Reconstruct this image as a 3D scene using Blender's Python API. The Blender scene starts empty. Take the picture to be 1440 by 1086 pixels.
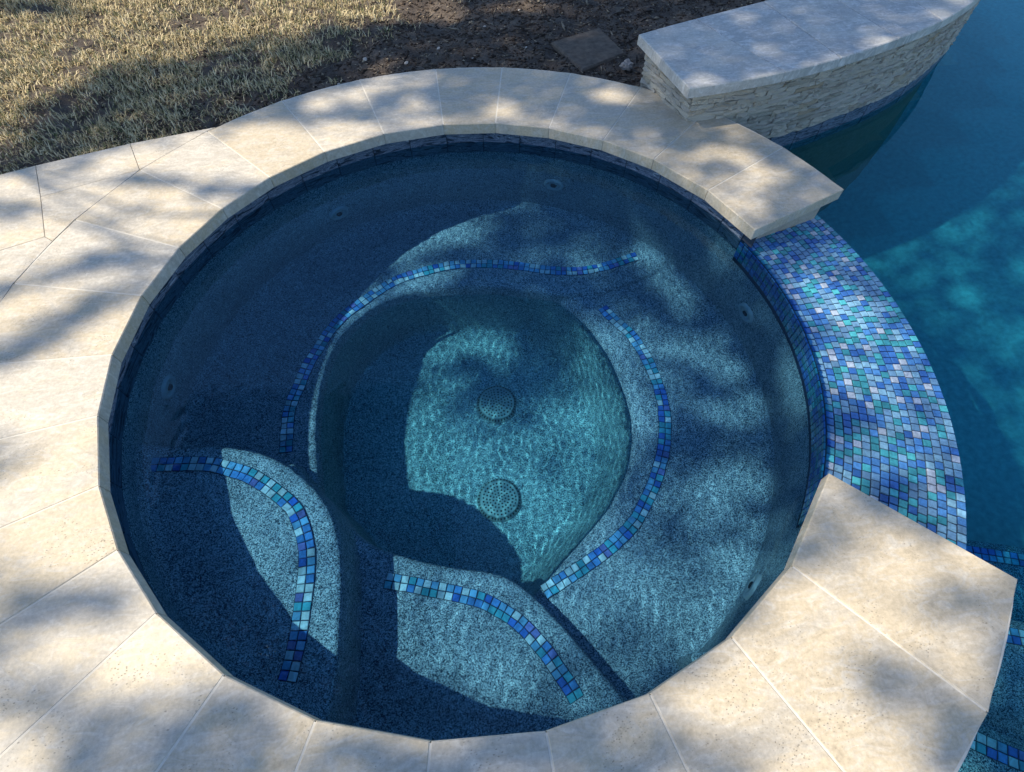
import bpy, bmesh, math, random
import numpy as np
from mathutils import Vector, Matrix
from mathutils.geometry import delaunay_2d_cdt

random.seed(11)
RNG = np.random.default_rng(11)
rad = math.radians
sc = bpy.context.scene
COL = sc.collection

# ------------------------------------------------------------------ camera
cam = bpy.data.cameras.new('camera')
cam.sensor_width = 36.0
cam.lens = 752.98 / 1440 * 36
cam.clip_start = 0.02
cam.clip_end = 400
cam_ob = bpy.data.objects.new('camera', cam)
COL.objects.link(cam_ob)
CAM = Vector((0, -1.172, 1.459))
cam_ob.location = CAM
cam_ob.rotation_euler = (0.561, 0, -0.121)
sc.camera = cam_ob

# ------------------------------------------------------------------ light
SUN_EL = 51.0
SUN_AZ = -1.0            # direction the light travels, degrees from +x
world = bpy.data.worlds.new('World')
sc.world = world
world.use_nodes = True
wn = world.node_tree
bg = wn.nodes['Background']
sky = wn.nodes.new('ShaderNodeTexSky')
sky.sky_type = 'NISHITA'
sky.sun_disc = False
sky.sun_elevation = rad(SUN_EL)
sky.sun_rotation = rad(-91.0)
sky.ozone_density = 4.0
sky.dust_density = 0.3
sky.air_density = 1.0
wn.links.new(sky.outputs[0], bg.inputs[0])
bg.inputs[1].default_value = 0.115
sun = bpy.data.lights.new('sun', 'SUN')
sun.energy = 4.0
sun.angle = rad(0.65)
sun.color = (1.0, 0.89, 0.70)
sun_ob = bpy.data.objects.new('sun', sun)
COL.objects.link(sun_ob)
SUN_DIR = Vector((math.cos(rad(SUN_EL)) * math.cos(rad(SUN_AZ)),
                  math.cos(rad(SUN_EL)) * math.sin(rad(SUN_AZ)), -math.sin(rad(SUN_EL))))
sun_ob.rotation_euler = SUN_DIR.to_track_quat('-Z', 'Y').to_euler()
sun_ob.location = (-8, 0, 14)
sun.cycles.is_caustics_light = True

sc.view_settings.view_transform = 'Standard'
sc.view_settings.look = 'None'
sc.view_settings.exposure = 0.85
sc.view_settings.gamma = 1.0
sc.view_settings.use_curve_mapping = False
sc.cycles.use_denoising = True
sc.cycles.max_bounces = 10
sc.cycles.transmission_bounces = 10
sc.cycles.sample_clamp_indirect = 4.0

# ------------------------------------------------------------------ helpers
def new_mat(name):
    m = bpy.data.materials.new(name)
    m.use_nodes = True
    nt = m.node_tree
    return m, nt, nt.nodes['Principled BSDF']

def node(nt, typ, **kw):
    n = nt.nodes.new(typ)
    for k, v in kw.items():
        if hasattr(n, k):
            setattr(n, k, v)
        else:
            n.inputs[k].default_value = v
    return n

def ramp(nt, src, stops, interp='LINEAR'):
    r = nt.nodes.new('ShaderNodeValToRGB')
    r.color_ramp.interpolation = interp
    el = r.color_ramp.elements
    while len(el) < len(stops):
        el.new(0.5)
    for e, (p, c) in zip(el, stops):
        e.position = p
        e.color = (c, c, c, 1) if isinstance(c, (int, float)) else (*c, 1)
    nt.links.new(src, r.inputs[0])
    return r.outputs[0]

def mixc(nt, fac, a, b, blend='MIX'):
    n = nt.nodes.new('ShaderNodeMix')
    n.data_type = 'RGBA'
    n.blend_type = blend
    for s, v in ((n.inputs[0], fac), (n.inputs[6], a), (n.inputs[7], b)):
        if isinstance(v, bpy.types.NodeSocket):
            nt.links.new(v, s)
        elif isinstance(v, (int, float)):
            s.default_value = v if s.type == 'VALUE' else (v, v, v, 1)
        else:
            s.default_value = (*v, 1)
    return n.outputs[2]

def math_(nt, op, a, b=0.5):
    n = nt.nodes.new('ShaderNodeMath')
    n.operation = op
    for s, v in ((n.inputs[0], a), (n.inputs[1], b)):
        if isinstance(v, bpy.types.NodeSocket):
            nt.links.new(v, s)
        else:
            s.default_value = v
    return n.outputs[0]

def bump(nt, bsdf, h, strength=0.3, dist=0.002):
    b = nt.nodes.new('ShaderNodeBump')
    b.inputs['Strength'].default_value = strength
    b.inputs['Distance'].default_value = dist
    nt.links.new(h, b.inputs['Height'])
    nt.links.new(b.outputs[0], bsdf.inputs['Normal'])

def noise(nt, vec, scale, detail=4, rough=0.55, dist=0.0):
    n = nt.nodes.new('ShaderNodeTexNoise')
    n.inputs['Scale'].default_value = scale
    n.inputs['Detail'].default_value = detail
    n.inputs['Roughness'].default_value = rough
    n.inputs['Distortion'].default_value = dist
    nt.links.new(vec, n.inputs['Vector'])
    return n.outputs['Fac']

def coords(nt, shift=True, kind='Object', scale=(1, 1, 1)):
    tc = nt.nodes.new('ShaderNodeTexCoord')
    v = tc.outputs[kind]
    if scale != (1, 1, 1):
        mp = nt.nodes.new('ShaderNodeMapping')
        mp.inputs['Scale'].default_value = scale
        nt.links.new(v, mp.inputs[0])
        v = mp.outputs[0]
    if shift:
        oi = nt.nodes.new('ShaderNodeObjectInfo')
        a = nt.nodes.new('ShaderNodeVectorMath')
        a.operation = 'MULTIPLY_ADD'
        c = nt.nodes.new('ShaderNodeCombineXYZ')
        for i in range(3):
            nt.links.new(oi.outputs['Random'], c.inputs[i])
        nt.links.new(c.outputs[0], a.inputs[0])
        a.inputs[1].default_value = (37.0, 61.0, 23.0)
        nt.links.new(v, a.inputs[2])
        v = a.outputs[0]
    return v

# ------------------------------------------------------------------ materials
def travertine(name, warm, cool, pale, cool_amt=0.5, rough=0.55):
    m, nt, b = new_mat(name)
    v = coords(nt)
    vs = coords(nt, scale=(1.0, 2.4, 1.0))
    big = noise(nt, vs, 3.2, 6, 0.62, 1.2)
    mid = noise(nt, vs, 12, 8, 0.7, 1.8)
    fine = noise(nt, v, 90, 4, 0.7)
    oi0 = nt.nodes.new('ShaderNodeObjectInfo')
    sh = math_(nt, 'MULTIPLY_ADD', oi0.outputs['Random'], 0.24)
    sh.node.inputs[2].default_value = -0.12
    bigs = math_(nt, 'ADD', big, sh)
    col = mixc(nt, ramp(nt, bigs, [(0.42, 0.0), (0.62, 1.0)]), warm, cool)
    col = mixc(nt, math_(nt, 'MULTIPLY', ramp(nt, mid, [(0.48, 0.0), (0.64, 1.0)]), 0.75), col, pale)
    col = mixc(nt, math_(nt, 'MULTIPLY', ramp(nt, mid, [(0.28, 1.0), (0.45, 0.0)]), 0.7), col,
               tuple(c * 0.72 for c in warm))
    oi = nt.nodes.new('ShaderNodeObjectInfo')
    val = math_(nt, 'MULTIPLY_ADD', oi.outputs['Random'], 0.16)
    val.node.inputs[2].default_value = 0.90
    col = mixc(nt, 1.0, col, val, 'MULTIPLY')
    grain = ramp(nt, fine, [(0.3, 0.80), (0.7, 1.10)])
    col = mixc(nt, 1.0, col, grain, 'MULTIPLY')
    # open pores, clustered, elongated along the bedding
    vp = coords(nt, scale=(1.0, 1.9, 1.0))
    vo = nt.nodes.new('ShaderNodeTexVoronoi')
    vo.inputs['Scale'].default_value = 95
    nt.links.new(vp, vo.inputs['Vector'])
    cl = ramp(nt, noise(nt, v, 9, 4, 0.6), [(0.50, 0.0), (0.62, 1.0)])
    pit = math_(nt, 'MULTIPLY', ramp(nt, vo.outputs['Distance'], [(0.12, 1.0), (0.26, 0.0)]), cl)
    vo2 = nt.nodes.new('ShaderNodeTexVoronoi')
    vo2.inputs['Scale'].default_value = 26
    nt.links.new(vs, vo2.inputs['Vector'])
    cl2 = ramp(nt, noise(nt, v, 4, 4, 0.65), [(0.54, 0.0), (0.64, 1.0)])
    pit2 = math_(nt, 'MULTIPLY', ramp(nt, vo2.outputs['Distance'], [(0.05, 1.0), (0.11, 0.0)]), cl2)
    pits = math_(nt, 'MAXIMUM', pit, pit2)
    col = mixc(nt, math_(nt, 'MULTIPLY', pits, 0.6), col, tuple(c * 0.25 for c in warm))
    nt.links.new(col, b.inputs['Base Color'])
    nt.links.new(ramp(nt, mid, [(0.3, rough - 0.12), (0.7, rough + 0.15)]), b.inputs['Roughness'])
    b.inputs['Specular IOR Level'].default_value = 0.35
    h = math_(nt, 'SUBTRACT', math_(nt, 'MULTIPLY', mid, 0.6), pits)
    h = math_(nt, 'ADD', h, math_(nt, 'MULTIPLY', fine, 0.25))
    bump(nt, b, h, 0.5, 0.0022)
    return m

M = {}
M['travertine'] = travertine('travertine', (0.565, 0.48, 0.35), (0.47, 0.43, 0.365), (0.61, 0.57, 0.50))
M['travertine_shaded'] = travertine('travertine_shaded', (0.54, 0.52, 0.47), (0.38, 0.38, 0.37), (0.70, 0.69, 0.67))  # same travertine, greyed so the cap's shade sits in its colour
M['travertine_raw'] = travertine('travertine_raw', (0.47, 0.42, 0.33), (0.40, 0.37, 0.31), (0.52, 0.48, 0.41), rough=0.75)

def simple(name, col, rough=0.7, nscale=40, var=0.25, bstr=0.3, bdist=0.002, shift=False):
    m, nt, b = new_mat(name)
    v = coords(nt, shift)
    n = noise(nt, v, nscale, 5, 0.6)
    c = mixc(nt, ramp(nt, n, [(0.3, 0.0), (0.7, 1.0)]), tuple(x * (1 - var) for x in col), tuple(x * (1 + var) for x in col))
    nt.links.new(c, b.inputs['Base Color'])
    b.inputs['Roughness'].default_value = rough
    bump(nt, b, n, bstr, bdist)
    return m

M['grout_white'] = simple('grout_white', (0.62, 0.58, 0.50), 0.85, 60, 0.1)
M['mortar'] = simple('mortar', (0.20, 0.18, 0.15), 0.9)
M['concrete'] = simple('concrete', (0.30, 0.27, 0.22), 0.85, 14, 0.2)
M['grout_blue'] = simple('grout_blue', (0.010, 0.020, 0.055), 0.7, 60, 0.2)
M['grout_dark'] = simple('grout_dark', (0.03, 0.045, 0.07), 0.8, 60, 0.2)

def plaster(name):
    m, nt, b = new_mat(name)
    v = coords(nt, False)
    vo = nt.nodes.new('ShaderNodeTexVoronoi')
    vo.inputs['Scale'].default_value = 350
    vo.inputs['Randomness'].default_value = 1.0
    nt.links.new(v, vo.inputs['Vector'])
    sep = nt.nodes.new('ShaderNodeSeparateColor')
    nt.links.new(vo.outputs['Color'], sep.inputs[0])
    big = noise(nt, v, 3.5, 4, 0.6)
    fac = math_(nt, 'ADD', sep.outputs[0], math_(nt, 'MULTIPLY', math_(nt, 'SUBTRACT', big, 0.5), 0.35))
    col = ramp(nt, fac, [(0.0, (0.022, 0.038, 0.062)), (0.20, (0.042, 0.068, 0.100)), (0.36, (0.16, 0.205, 0.24)),
                         (0.72, (0.36, 0.42, 0.45)), (1.0, (0.60, 0.66, 0.68))])
    mot = ramp(nt, noise(nt, v, 30, 5, 0.65), [(0.3, 0.80), (0.7, 1.14)])
    col = mixc(nt, 1.0, col, mot, 'MULTIPLY')
    nt.links.new(col, b.inputs['Base Color'])
    b.inputs['Roughness'].default_value = 0.75
    b.inputs['Specular IOR Level'].default_value = 0.15
    return m
M['plaster'] = plaster('pebble_plaster')
M['pool_plaster'] = simple('pool_plaster', (0.30, 0.40, 0.385), 0.8, 30, 0.22, 0.1)

def glass_tile(name, col, rough=0.12, spec=0.6, pearl=0.0):
    m, nt, b = new_mat(name)
    v = coords(nt, True)
    n = noise(nt, v, 55, 3, 0.6, 0.8)
    oi = nt.nodes.new('ShaderNodeObjectInfo')
    c = mixc(nt, ramp(nt, n, [(0.3, 0.0), (0.7, 1.0)]), tuple(x * 0.72 for x in col), tuple(min(1, x * 1.22) for x in col))
    val = math_(nt, 'MULTIPLY_ADD', oi.outputs['Random'], 0.42)
    val.node.inputs[2].default_value = 0.78
    c = mixc(nt, 1.0, c, val, 'MULTIPLY')
    nt.links.new(c, b.inputs['Base Color'])
    b.inputs['Roughness'].default_value = rough
    b.inputs['Specular IOR Level'].default_value = spec
    if pearl:
        b.inputs['Sheen Weight'].default_value = 0.0
        b.inputs['Coat Weight'].default_value = pearl
        b.inputs['Coat Roughness'].default_value = 0.05
    bump(nt, b, n, 0.12, 0.002)
    return m

PAL = [('cobalt', (0.030, 0.12, 0.38), 3), ('royal', (0.055, 0.19, 0.46), 5), ('steel', (0.11, 0.24, 0.40), 6),
       ('sky', (0.16, 0.34, 0.50), 4.5), ('teal', (0.035, 0.23, 0.30), 4), ('pale', (0.33, 0.41, 0.52), 2.2),
       ('aqua', (0.06, 0.36, 0.43), 2.2)]
for n_, c_, w_ in PAL:
    M['tile_' + n_] = glass_tile('tile_' + n_, c_, 0.18, 0.5, 0.3)
PALB = [('cobalt', (0.04, 0.14, 0.50), 2.6), ('sky', (0.16, 0.40, 0.62), 5), ('teal', (0.07, 0.38, 0.46), 3.2),
        ('pale', (0.55, 0.66, 0.68), 6.5), ('violet', (0.16, 0.18, 0.46), 1.0), ('blue', (0.08, 0.25, 0.56), 4)]
for n_, c_, w_ in PALB:
    M['band_' + n_] = glass_tile('band_' + n_, c_, 0.10, 0.7, 0.5)

def slate(name):
    m, nt, b = new_mat(name)
    v = coords(nt, True, scale=(1, 1, 5.5))
    a = noise(nt, v, 7, 7, 0.7, 2.2)
    c = ramp(nt, a, [(0.34, (0.008, 0.013, 0.024)), (0.45, (0.03, 0.05, 0.085)), (0.51, (0.20, 0.25, 0.33)),
                     (0.56, (0.03, 0.055, 0.10)), (0.66, (0.32, 0.37, 0.44))])
    nt.links.new(c, b.inputs['Base Color'])
    b.inputs['Roughness'].default_value = 0.4
    b.inputs['Specular IOR Level'].default_value = 0.3
    bump(nt, b, a, 0.5, 0.004)
    return m
M['slate'] = slate('blue_slate')

def ledger(name):
    m, nt, b = new_mat(name)
    v = coords(nt, True)
    a = noise(nt, v, 22, 6, 0.65, 0.8)
    oi = nt.nodes.new('ShaderNodeObjectInfo')
    base = ramp(nt, oi.outputs['Random'], [(0.0, (0.40, 0.36, 0.29)), (0.3, (0.54, 0.50, 0.42)), (0.6, (0.46, 0.43, 0.38)),
                                           (0.85, (0.60, 0.55, 0.45)), (1.0, (0.44, 0.35, 0.24))])
    c = mixc(nt, 1.0, base, ramp(nt, a, [(0.25, 0.62), (0.7, 1.18)]), 'MULTIPLY')
    nt.links.new(c, b.inputs['Base Color'])
    b.inputs['Roughness'].default_value = 0.85
    bump(nt, b, a, 0.8, 0.006)
    return m
M['ledger'] = ledger('split_face')

M['abs_plastic'] = simple('grey_plastic', (0.24, 0.27, 0.29), 0.45, 30, 0.08, 0.05)
M['abs_light'] = simple('pale_plastic', (0.42, 0.45, 0.46), 0.4, 30, 0.06, 0.05)
M['dark_hole'] = simple('dark_sump', (0.012, 0.016, 0.02), 0.8, 30, 0.05, 0.05)

def soil(name):
    m, nt, b = new_mat(name)
    v = coords(nt, False)
    a = noise(nt, v, 9, 8, 0.7)
    f = noise(nt, v, 110, 5, 0.7)
    c = ramp(nt, a, [(0.3, (0.05, 0.039, 0.032)), (0.5, (0.09, 0.070, 0.055)), (0.7, (0.19, 0.148, 0.11))])
    c = mixc(nt, 1.0, c, ramp(nt, f, [(0.25, 0.45), (0.75, 1.45)]), 'MULTIPLY')
    nt.links.new(c, b.inputs['Base Color'])
    b.inputs['Roughness'].default_value = 0.95
    bump(nt, b, f, 0.9, 0.012)
    return m
M['soil'] = soil('soil')

def island_mat(name, stops, rough=0.8, transl=0.0):
    m, nt, b = new_mat(name)
    g = nt.nodes.new('ShaderNodeNewGeometry')
    c = ramp(nt, g.outputs['Random Per Island'], stops)
    nt.links.new(c, b.inputs['Base Color'])
    b.inputs['Roughness'].default_value = rough
    b.inputs['Specular IOR Level'].default_value = 0.2
    if transl:
        t = nt.nodes.new('ShaderNodeBsdfTranslucent')
        nt.links.new(c, t.inputs[0])
        ms = nt.nodes.new('ShaderNodeMixShader')
        ms.inputs[0].default_value = transl
        nt.links.new(b.outputs[0], ms.inputs[1])
        nt.links.new(t.outputs[0], ms.inputs[2])
        nt.links.new(ms.outputs[0], nt.nodes['Material Output'].inputs[0])
    return m
M['grass'] = island_mat('dry_grass', [(0.0, (0.09, 0.12, 0.05)), (0.16, (0.18, 0.19, 0.09)), (0.28, (0.44, 0.35, 0.19)),
                                      (0.7, (0.68, 0.56, 0.33)), (1.0, (0.82, 0.72, 0.48))], 0.8, 0.15)
M['mulch'] = island_mat('mulch', [(0.0, (0.022, 0.016, 0.013)), (0.5, (0.06, 0.043, 0.032)), (0.80, (0.13, 0.10, 0.075)),
                                  (1.0, (0.34, 0.28, 0.20))], 0.9)
M['leaf'] = island_mat('leaf', [(0.0, (0.04, 0.07, 0.02)), (1.0, (0.09, 0.12, 0.04))], 0.6, 0.0)
M['bark'] = simple('bark', (0.12, 0.09, 0.065), 0.9, 30, 0.4, 0.8, 0.02)
M['stone_chip'] = simple('stone_chip', (0.42, 0.38, 0.33), 0.8, 60, 0.2, 0.4, 0.002, True)
M['flagstone'] = simple('flagstone', (0.10, 0.078, 0.060), 0.9, 26, 0.4, 0.8, 0.006)
M['film'] = simple('crumpled_paper', (0.24, 0.22, 0.21), 0.5, 40, 0.2, 0.4, 0.003)

def water_mat(name, tint):
    m = bpy.data.materials.new(name)
    m.use_nodes = True
    nt = m.node_tree
    nt.nodes.clear()
    o = nt.nodes.new('ShaderNodeOutputMaterial')
    g = nt.nodes.new('ShaderNodeBsdfGlass')
    g.inputs['Color'].default_value = (*tint, 1)
    g.inputs['Roughness'].default_value = 0.0
    g.inputs['IOR'].default_value = 1.33
    nt.links.new(g.outputs[0], o.inputs[0])
    return m
def layer_mat(name, tint, ior=1.003):
    m = bpy.data.materials.new(name)
    m.use_nodes = True
    nt = m.node_tree
    nt.nodes.clear()
    o = nt.nodes.new('ShaderNodeOutputMaterial')
    g = nt.nodes.new('ShaderNodeBsdfRefraction')
    g.inputs['Color'].default_value = (*tint, 1)
    g.inputs['Roughness'].default_value = 0.0
    g.inputs['IOR'].default_value = ior
    nt.links.new(g.outputs[0], o.inputs[0])
    return m
M['water'] = water_mat('spa_water', (0.50, 0.82, 1.0))
M['water_pool'] = water_mat('pool_water', (0.48, 0.87, 0.97))
M['water_deep'] = layer_mat('water_deep', (0.80, 1.0, 0.97))
M['pool_deep'] = layer_mat('pool_deep', (0.45, 0.87, 0.97))

# ------------------------------------------------------------------ object helpers
def mesh_obj(name, verts, faces, mat, parent=None, smooth=False, rx=True):
    me = bpy.data.meshes.new(name)
    me.from_pydata([tuple(v) for v in verts], [], faces)
    me.update()
    if mat is not None:
        me.materials.append(mat)
    if smooth:
        me.shade_smooth()
    return link(name, me, parent, rx)

def link(name, me, parent=None, rx=True):
    o = bpy.data.objects.new(name, me)
    COL.objects.link(o)
    if parent is not None:
        set_parent(o, parent)
    o.cycles.is_caustics_receiver = rx
    return o

def world_of(o):
    m = o.matrix_basis
    if o.parent is not None:
        m = world_of(o.parent) @ o.matrix_parent_inverse @ m
    return m

def set_parent(o, parent):
    o.parent = parent
    o.matrix_parent_inverse = world_of(parent).inverted()

def tag(o, label=None, cat=None, group=None, kind=None):
    for k, v in (('label', label), ('category', cat), ('group', group), ('kind', kind)):
        if v:
            o[k] = v
    return o

def thing(name, label, cat, loc=(0, 0, 0), group=None):
    o = bpy.data.objects.new(name, None)
    o.empty_display_size = 0.1
    COL.objects.link(o)
    o.location = loc
    return tag(o, label, cat, group)

def ring_pt(r, deg, z=0.0):
    return (r * math.cos(rad(deg)), r * math.sin(rad(deg)), z)

def prism(poly, z0, z1, bev=0.003):
    """straight-sided slab with softened top edges"""
    n = len(poly)
    cx = sum(p[0] for p in poly) / n
    cy = sum(p[1] for p in poly) / n
    ins = inset(poly, bev)
    v = [(x, y, z0) for x, y in poly] + [(x, y, z1 - bev) for x, y in poly] + [(x, y, z1) for x, y in ins]
    f = [tuple(range(2 * n, 3 * n)), tuple(range(n - 1, -1, -1))]
    for i in range(n):
        j = (i + 1) % n
        f += [(i, j, n + j, n + i), (n + i, n + j, 2 * n + j, 2 * n + i)]
    return v, f

def inset(poly, d):
    n = len(poly)
    out = []
    for i in range(n):
        p0, p1, p2 = Vector(poly[i - 1][:2]), Vector(poly[i][:2]), Vector(poly[(i + 1) % n][:2])
        a = (p1 - p0).normalized()
        b = (p2 - p1).normalized()
        na, nb = Vector((-a.y, a.x)), Vector((-b.y, b.x))
        k = na + nb
        den = max(0.35, 1 + na.dot(nb))
        q = p1 + k * (d / den)
        out.append((q.x, q.y))
    return out

def ccw(poly):
    a = sum(poly[i - 1][0] * poly[i][1] - poly[i][0] * poly[i - 1][1] for i in range(len(poly)))
    return poly if a > 0 else poly[::-1]

def lathe(profile, n=24):
    v, f = [], []
    for r, z in profile:
        for i in range(n):
            a = 2 * math.pi * i / n
            v.append((r * math.cos(a), r * math.sin(a), z))
    for k in range(len(profile) - 1):
        for i in range(n):
            j = (i + 1) % n
            f.append((k * n + i, k * n + j, (k + 1) * n + j, (k + 1) * n + i))
    return v, f

def resample(path, step):
    p = [Vector(q) for q in path]
    seg = [(p[i + 1] - p[i]).length for i in range(len(p) - 1)]
    L = sum(seg)
    n = max(1, int(round(L / step)))
    out = []
    for k in range(n + 1):
        s = L * k / n
        i = 0
        while i < len(seg) - 1 and s > seg[i]:
            s -= seg[i]
            i += 1
        t = min(1.0, s / seg[i])
        out.append(p[i].lerp(p[i + 1], t))
    return out

def smooth_path(path, it=2):
    p = [Vector(q) for q in path]
    for _ in range(it):
        q = [p[0]]
        for a, b in zip(p[:-1], p[1:]):
            q += [a.lerp(b, 0.25), a.lerp(b, 0.75)]
        q.append(p[-1])
        p = q
    return p

def normals(path):
    out = []
    for i in range(len(path)):
        t = (path[min(i + 1, len(path) - 1)] - path[max(i - 1, 0)]).normalized()
        out.append(Vector((-t.y, t.x)))
    return out

def vnoise(x, y, seed=0):
    """cheap value noise on arrays"""
    xi, yi = np.floor(x).astype(int), np.floor(y).astype(int)
    xf, yf = x - xi, y - yi
    xf, yf = xf * xf * (3 - 2 * xf), yf * yf * (3 - 2 * yf)
    def h(a, b):
        s = np.sin(a * 127.1 + b * 311.7 + seed * 74.7) * 43758.5453
        return s - np.floor(s)
    return (h(xi, yi) * (1 - xf) + h(xi + 1, yi) * xf) * (1 - yf) + (h(xi, yi + 1) * (1 - xf) + h(xi + 1, yi + 1) * xf) * yf

def fast_mesh(name, V, F, mat, smooth=False, mats=None, midx=None):
    """V (n,3) array, F (m,k) array of equal-size faces"""
    me = bpy.data.meshes.new(name)
    V = np.asarray(V, np.float32)
    F = np.asarray(F, np.int32)
    m, k = F.shape
    me.vertices.add(len(V))
    me.vertices.foreach_set('co', V.ravel())
    me.loops.add(m * k)
    me.loops.foreach_set('vertex_index', F.ravel())
    me.polygons.add(m)
    me.polygons.foreach_set('loop_start', np.arange(0, m * k, k, dtype=np.int32))
    for mm in (mats or [mat]):
        me.materials.append(mm)
    if midx is not None:
        me.polygons.foreach_set('material_index', np.asarray(midx, np.int32))
    me.update(calc_edges=True)
    me.validate()
    if smooth:
        me.shade_smooth()
    return me

# ------------------------------------------------------------------ levels
WL = -0.119          # spa water
PW = -0.245          # pool water
Z1, Z2, Z3, Z4, ZF = -0.39, -0.76, -0.66, -0.79, -1.20
R_IN, R_OUT, R_WALL, R_SP = 1.2, 1.695, 1.235, 1.655

JOINTS = [16.5, 29.9, 43.6, 55.6, 68.0, 80.0, 91.6, 104.8, 118.2, 131.0, 142.8, 154.5, 166.4, 178.9, 190.3, 202.3, 212.9,
          223.7, 235.8, 248.0, 261.0, 273.6, 286.0, 298.0, 310.6, 326.0]

# ------------------------------------------------------------------ spa basin
EDGE1 = [(-1.214, -0.162), (-1.075, -0.181), (-0.948, -0.195), (-0.857, -0.219), (-0.779, -0.25), (-0.7, -0.298), (-0.607, -0.384), (-0.54, -0.482), (-0.505, -0.584), (-0.491, -0.689), (-0.486, -0.798), (-0.488, -0.919), (-0.493, -1.013), (-0.505, -1.1)]
EDGE3 = [(-0.586, -0.408), (-0.531, -0.477), (-0.464, -0.543), (-0.387, -0.591), (-0.272, -0.635), (-0.146, -0.678), (0.005, -0.708), (0.099, -0.774), (0.204, -0.903), (0.299, -1.046), (0.366, -1.146)]
EDGE2 = [(-0.686, -0.299), (-0.698, -0.191), (-0.717, -0.012), (-0.708, 0.197), (-0.664, 0.382), (-0.571, 0.534), (-0.437, 0.64), (-0.262, 0.696), (-0.058, 0.696), (0.153, 0.672), (0.359, 0.611), (0.494, 0.571), (0.672, 0.57), (0.886, 0.64), (1.03, 0.704), (1.221, 0.787)]
EDGE4 = [(0.408, 0.577), (0.483, 0.494), (0.55, 0.4), (0.609, 0.249), (0.641, 0.071), (0.65, -0.075), (0.633, -0.2), (0.587, -0.318), (0.514, -0.432), (0.438, -0.517), (0.349, -0.591), (0.252, -0.669), (0.173, -0.737), (0.114, -0.78)]
BAND1 = [(-1.178, -0.25), (-1.121, -0.255), (-1.06, -0.259), (-0.963, -0.271), (-0.915, -0.292), (-0.842, -0.32), (-0.794, -0.352), (-0.754, -0.382), (-0.726, -0.407), (-0.697, -0.433), (-0.668, -0.464), (-0.655, -0.483), (-0.64, -0.515), (-0.627, -0.548), (-0.617, -0.581), (-0.609, -0.616), (-0.606, -0.642), (-0.604, -0.693), (-0.605, -0.737), (-0.61, -0.802), (-0.614, -0.873), (-0.624, -0.936), (-0.632, -0.97), (-0.637, -0.993)]
BAND2 = [(-0.814, -0.122), (-0.816, -0.056), (-0.818, -0.001), (-0.818, 0.068), (-0.802, 0.137), (-0.788, 0.176), (-0.77, 0.24), (-0.746, 0.306), (-0.709, 0.382), (-0.677, 0.454), (-0.64, 0.51), (-0.582, 0.581), (-0.513, 0.634), (-0.444, 0.689), (-0.366, 0.745), (-0.288, 0.773), (-0.185, 0.8), (-0.049, 0.824), (0.109, 0.809), (0.27, 0.776), (0.391, 0.734), (0.503, 0.711), (0.604, 0.702), (0.705, 0.714), (0.792, 0.739), (0.88, 0.759)]
BAND3 = [(-0.394, -0.694), (-0.347, -0.708), (-0.3, -0.72), (-0.269, -0.731), (-0.223, -0.746), (-0.177, -0.759), (-0.128, -0.775), (-0.065, -0.798), (-0.034, -0.817), (-0.009, -0.834), (0.021, -0.855), (0.046, -0.875), (0.07, -0.9), (0.093, -0.928), (0.117, -0.963), (0.143, -0.997), (0.159, -1.03), (0.176, -1.061), (0.196, -1.095), (0.214, -1.138)]
BAND4 = [(0.164, -0.783), (0.243, -0.748), (0.295, -0.726), (0.356, -0.697), (0.417, -0.667), (0.474, -0.632), (0.53, -0.593), (0.566, -0.565), (0.605, -0.515), (0.671, -0.432), (0.728, -0.33), (0.769, -0.235), (0.796, -0.133), (0.805, -0.049), (0.807, 0.041), (0.795, 0.126), (0.781, 0.204), (0.757, 0.287), (0.73, 0.336), (0.683, 0.407), (0.645, 0.481)]

spa = thing('spa', 'round sunken spa of dark speckled plaster with stepped benches and blue mosaic bands', 'spa', (0, 0, ZF))

def sdf_poly(poly, X, Y):
    p = np.array([(q[0], q[1]) for q in poly], float)
    d = np.full(X.shape, 1e9)
    inside = np.zeros(X.shape, bool)
    for a, b in zip(p, np.roll(p, -1, 0)):
        e = b - a
        w0, w1 = X - a[0], Y - a[1]
        t = np.clip((w0 * e[0] + w1 * e[1]) / (e @ e + 1e-12), 0, 1)
        d = np.minimum(d, (w0 - t * e[0]) ** 2 + (w1 - t * e[1]) ** 2)
        c = (a[1] > Y) != (b[1] > Y)
        with np.errstate(divide='ignore', invalid='ignore'):
            xx = (b[0] - a[0]) * (Y - a[1]) / (b[1] - a[1] + 1e-15) + a[0]
        inside ^= c & (X < xx)
    d = np.sqrt(d)
    return np.where(inside, d, -d)

def nose(s, r, k=9.0):
    return np.where(s > r, 0.0, np.where(s > 0, r - np.sqrt(np.maximum(0, r * r - (r - np.maximum(s, 0)) ** 2)), r - s * k))

n = 290
xs = np.linspace(-1.26, 1.26, n)
X, Y = np.meshgrid(xs, xs)
sm = lambda e: [tuple(v) for v in smooth_path(e, 2)]
P1 = sm(EDGE1) + [(-0.52, -1.6), (-2, -1.6), (-2, -0.14)]
P3 = [(-0.75, -0.2)] + sm(EDGE3) + [(0.7, -1.7), (-1.6, -1.7), (-1.6, -0.2)]
P2 = [(-0.70, -0.6)] + sm(EDGE2) + [(2, 1.15), (2, 2), (-2, 2), (-2, -0.6)]
P4 = [(0.30, 0.72)] + sm(EDGE4) + [(0.0, -0.86), (0.0, -2), (2, -2), (2, 1.5), (0.3, 1.5)]
H = [np.full(X.shape, ZF) + 0.0,
     Z1 - nose(sdf_poly(P1, X, Y), 0.03, 20),
     Z2 - nose(sdf_poly(P2, X, Y) + 0.02, 0.035, 20),
     Z3 - nose(sdf_poly(P3, X, Y), 0.032, 20),
     Z4 - nose(sdf_poly(P4, X, Y), 0.09, 3.6)]
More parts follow.
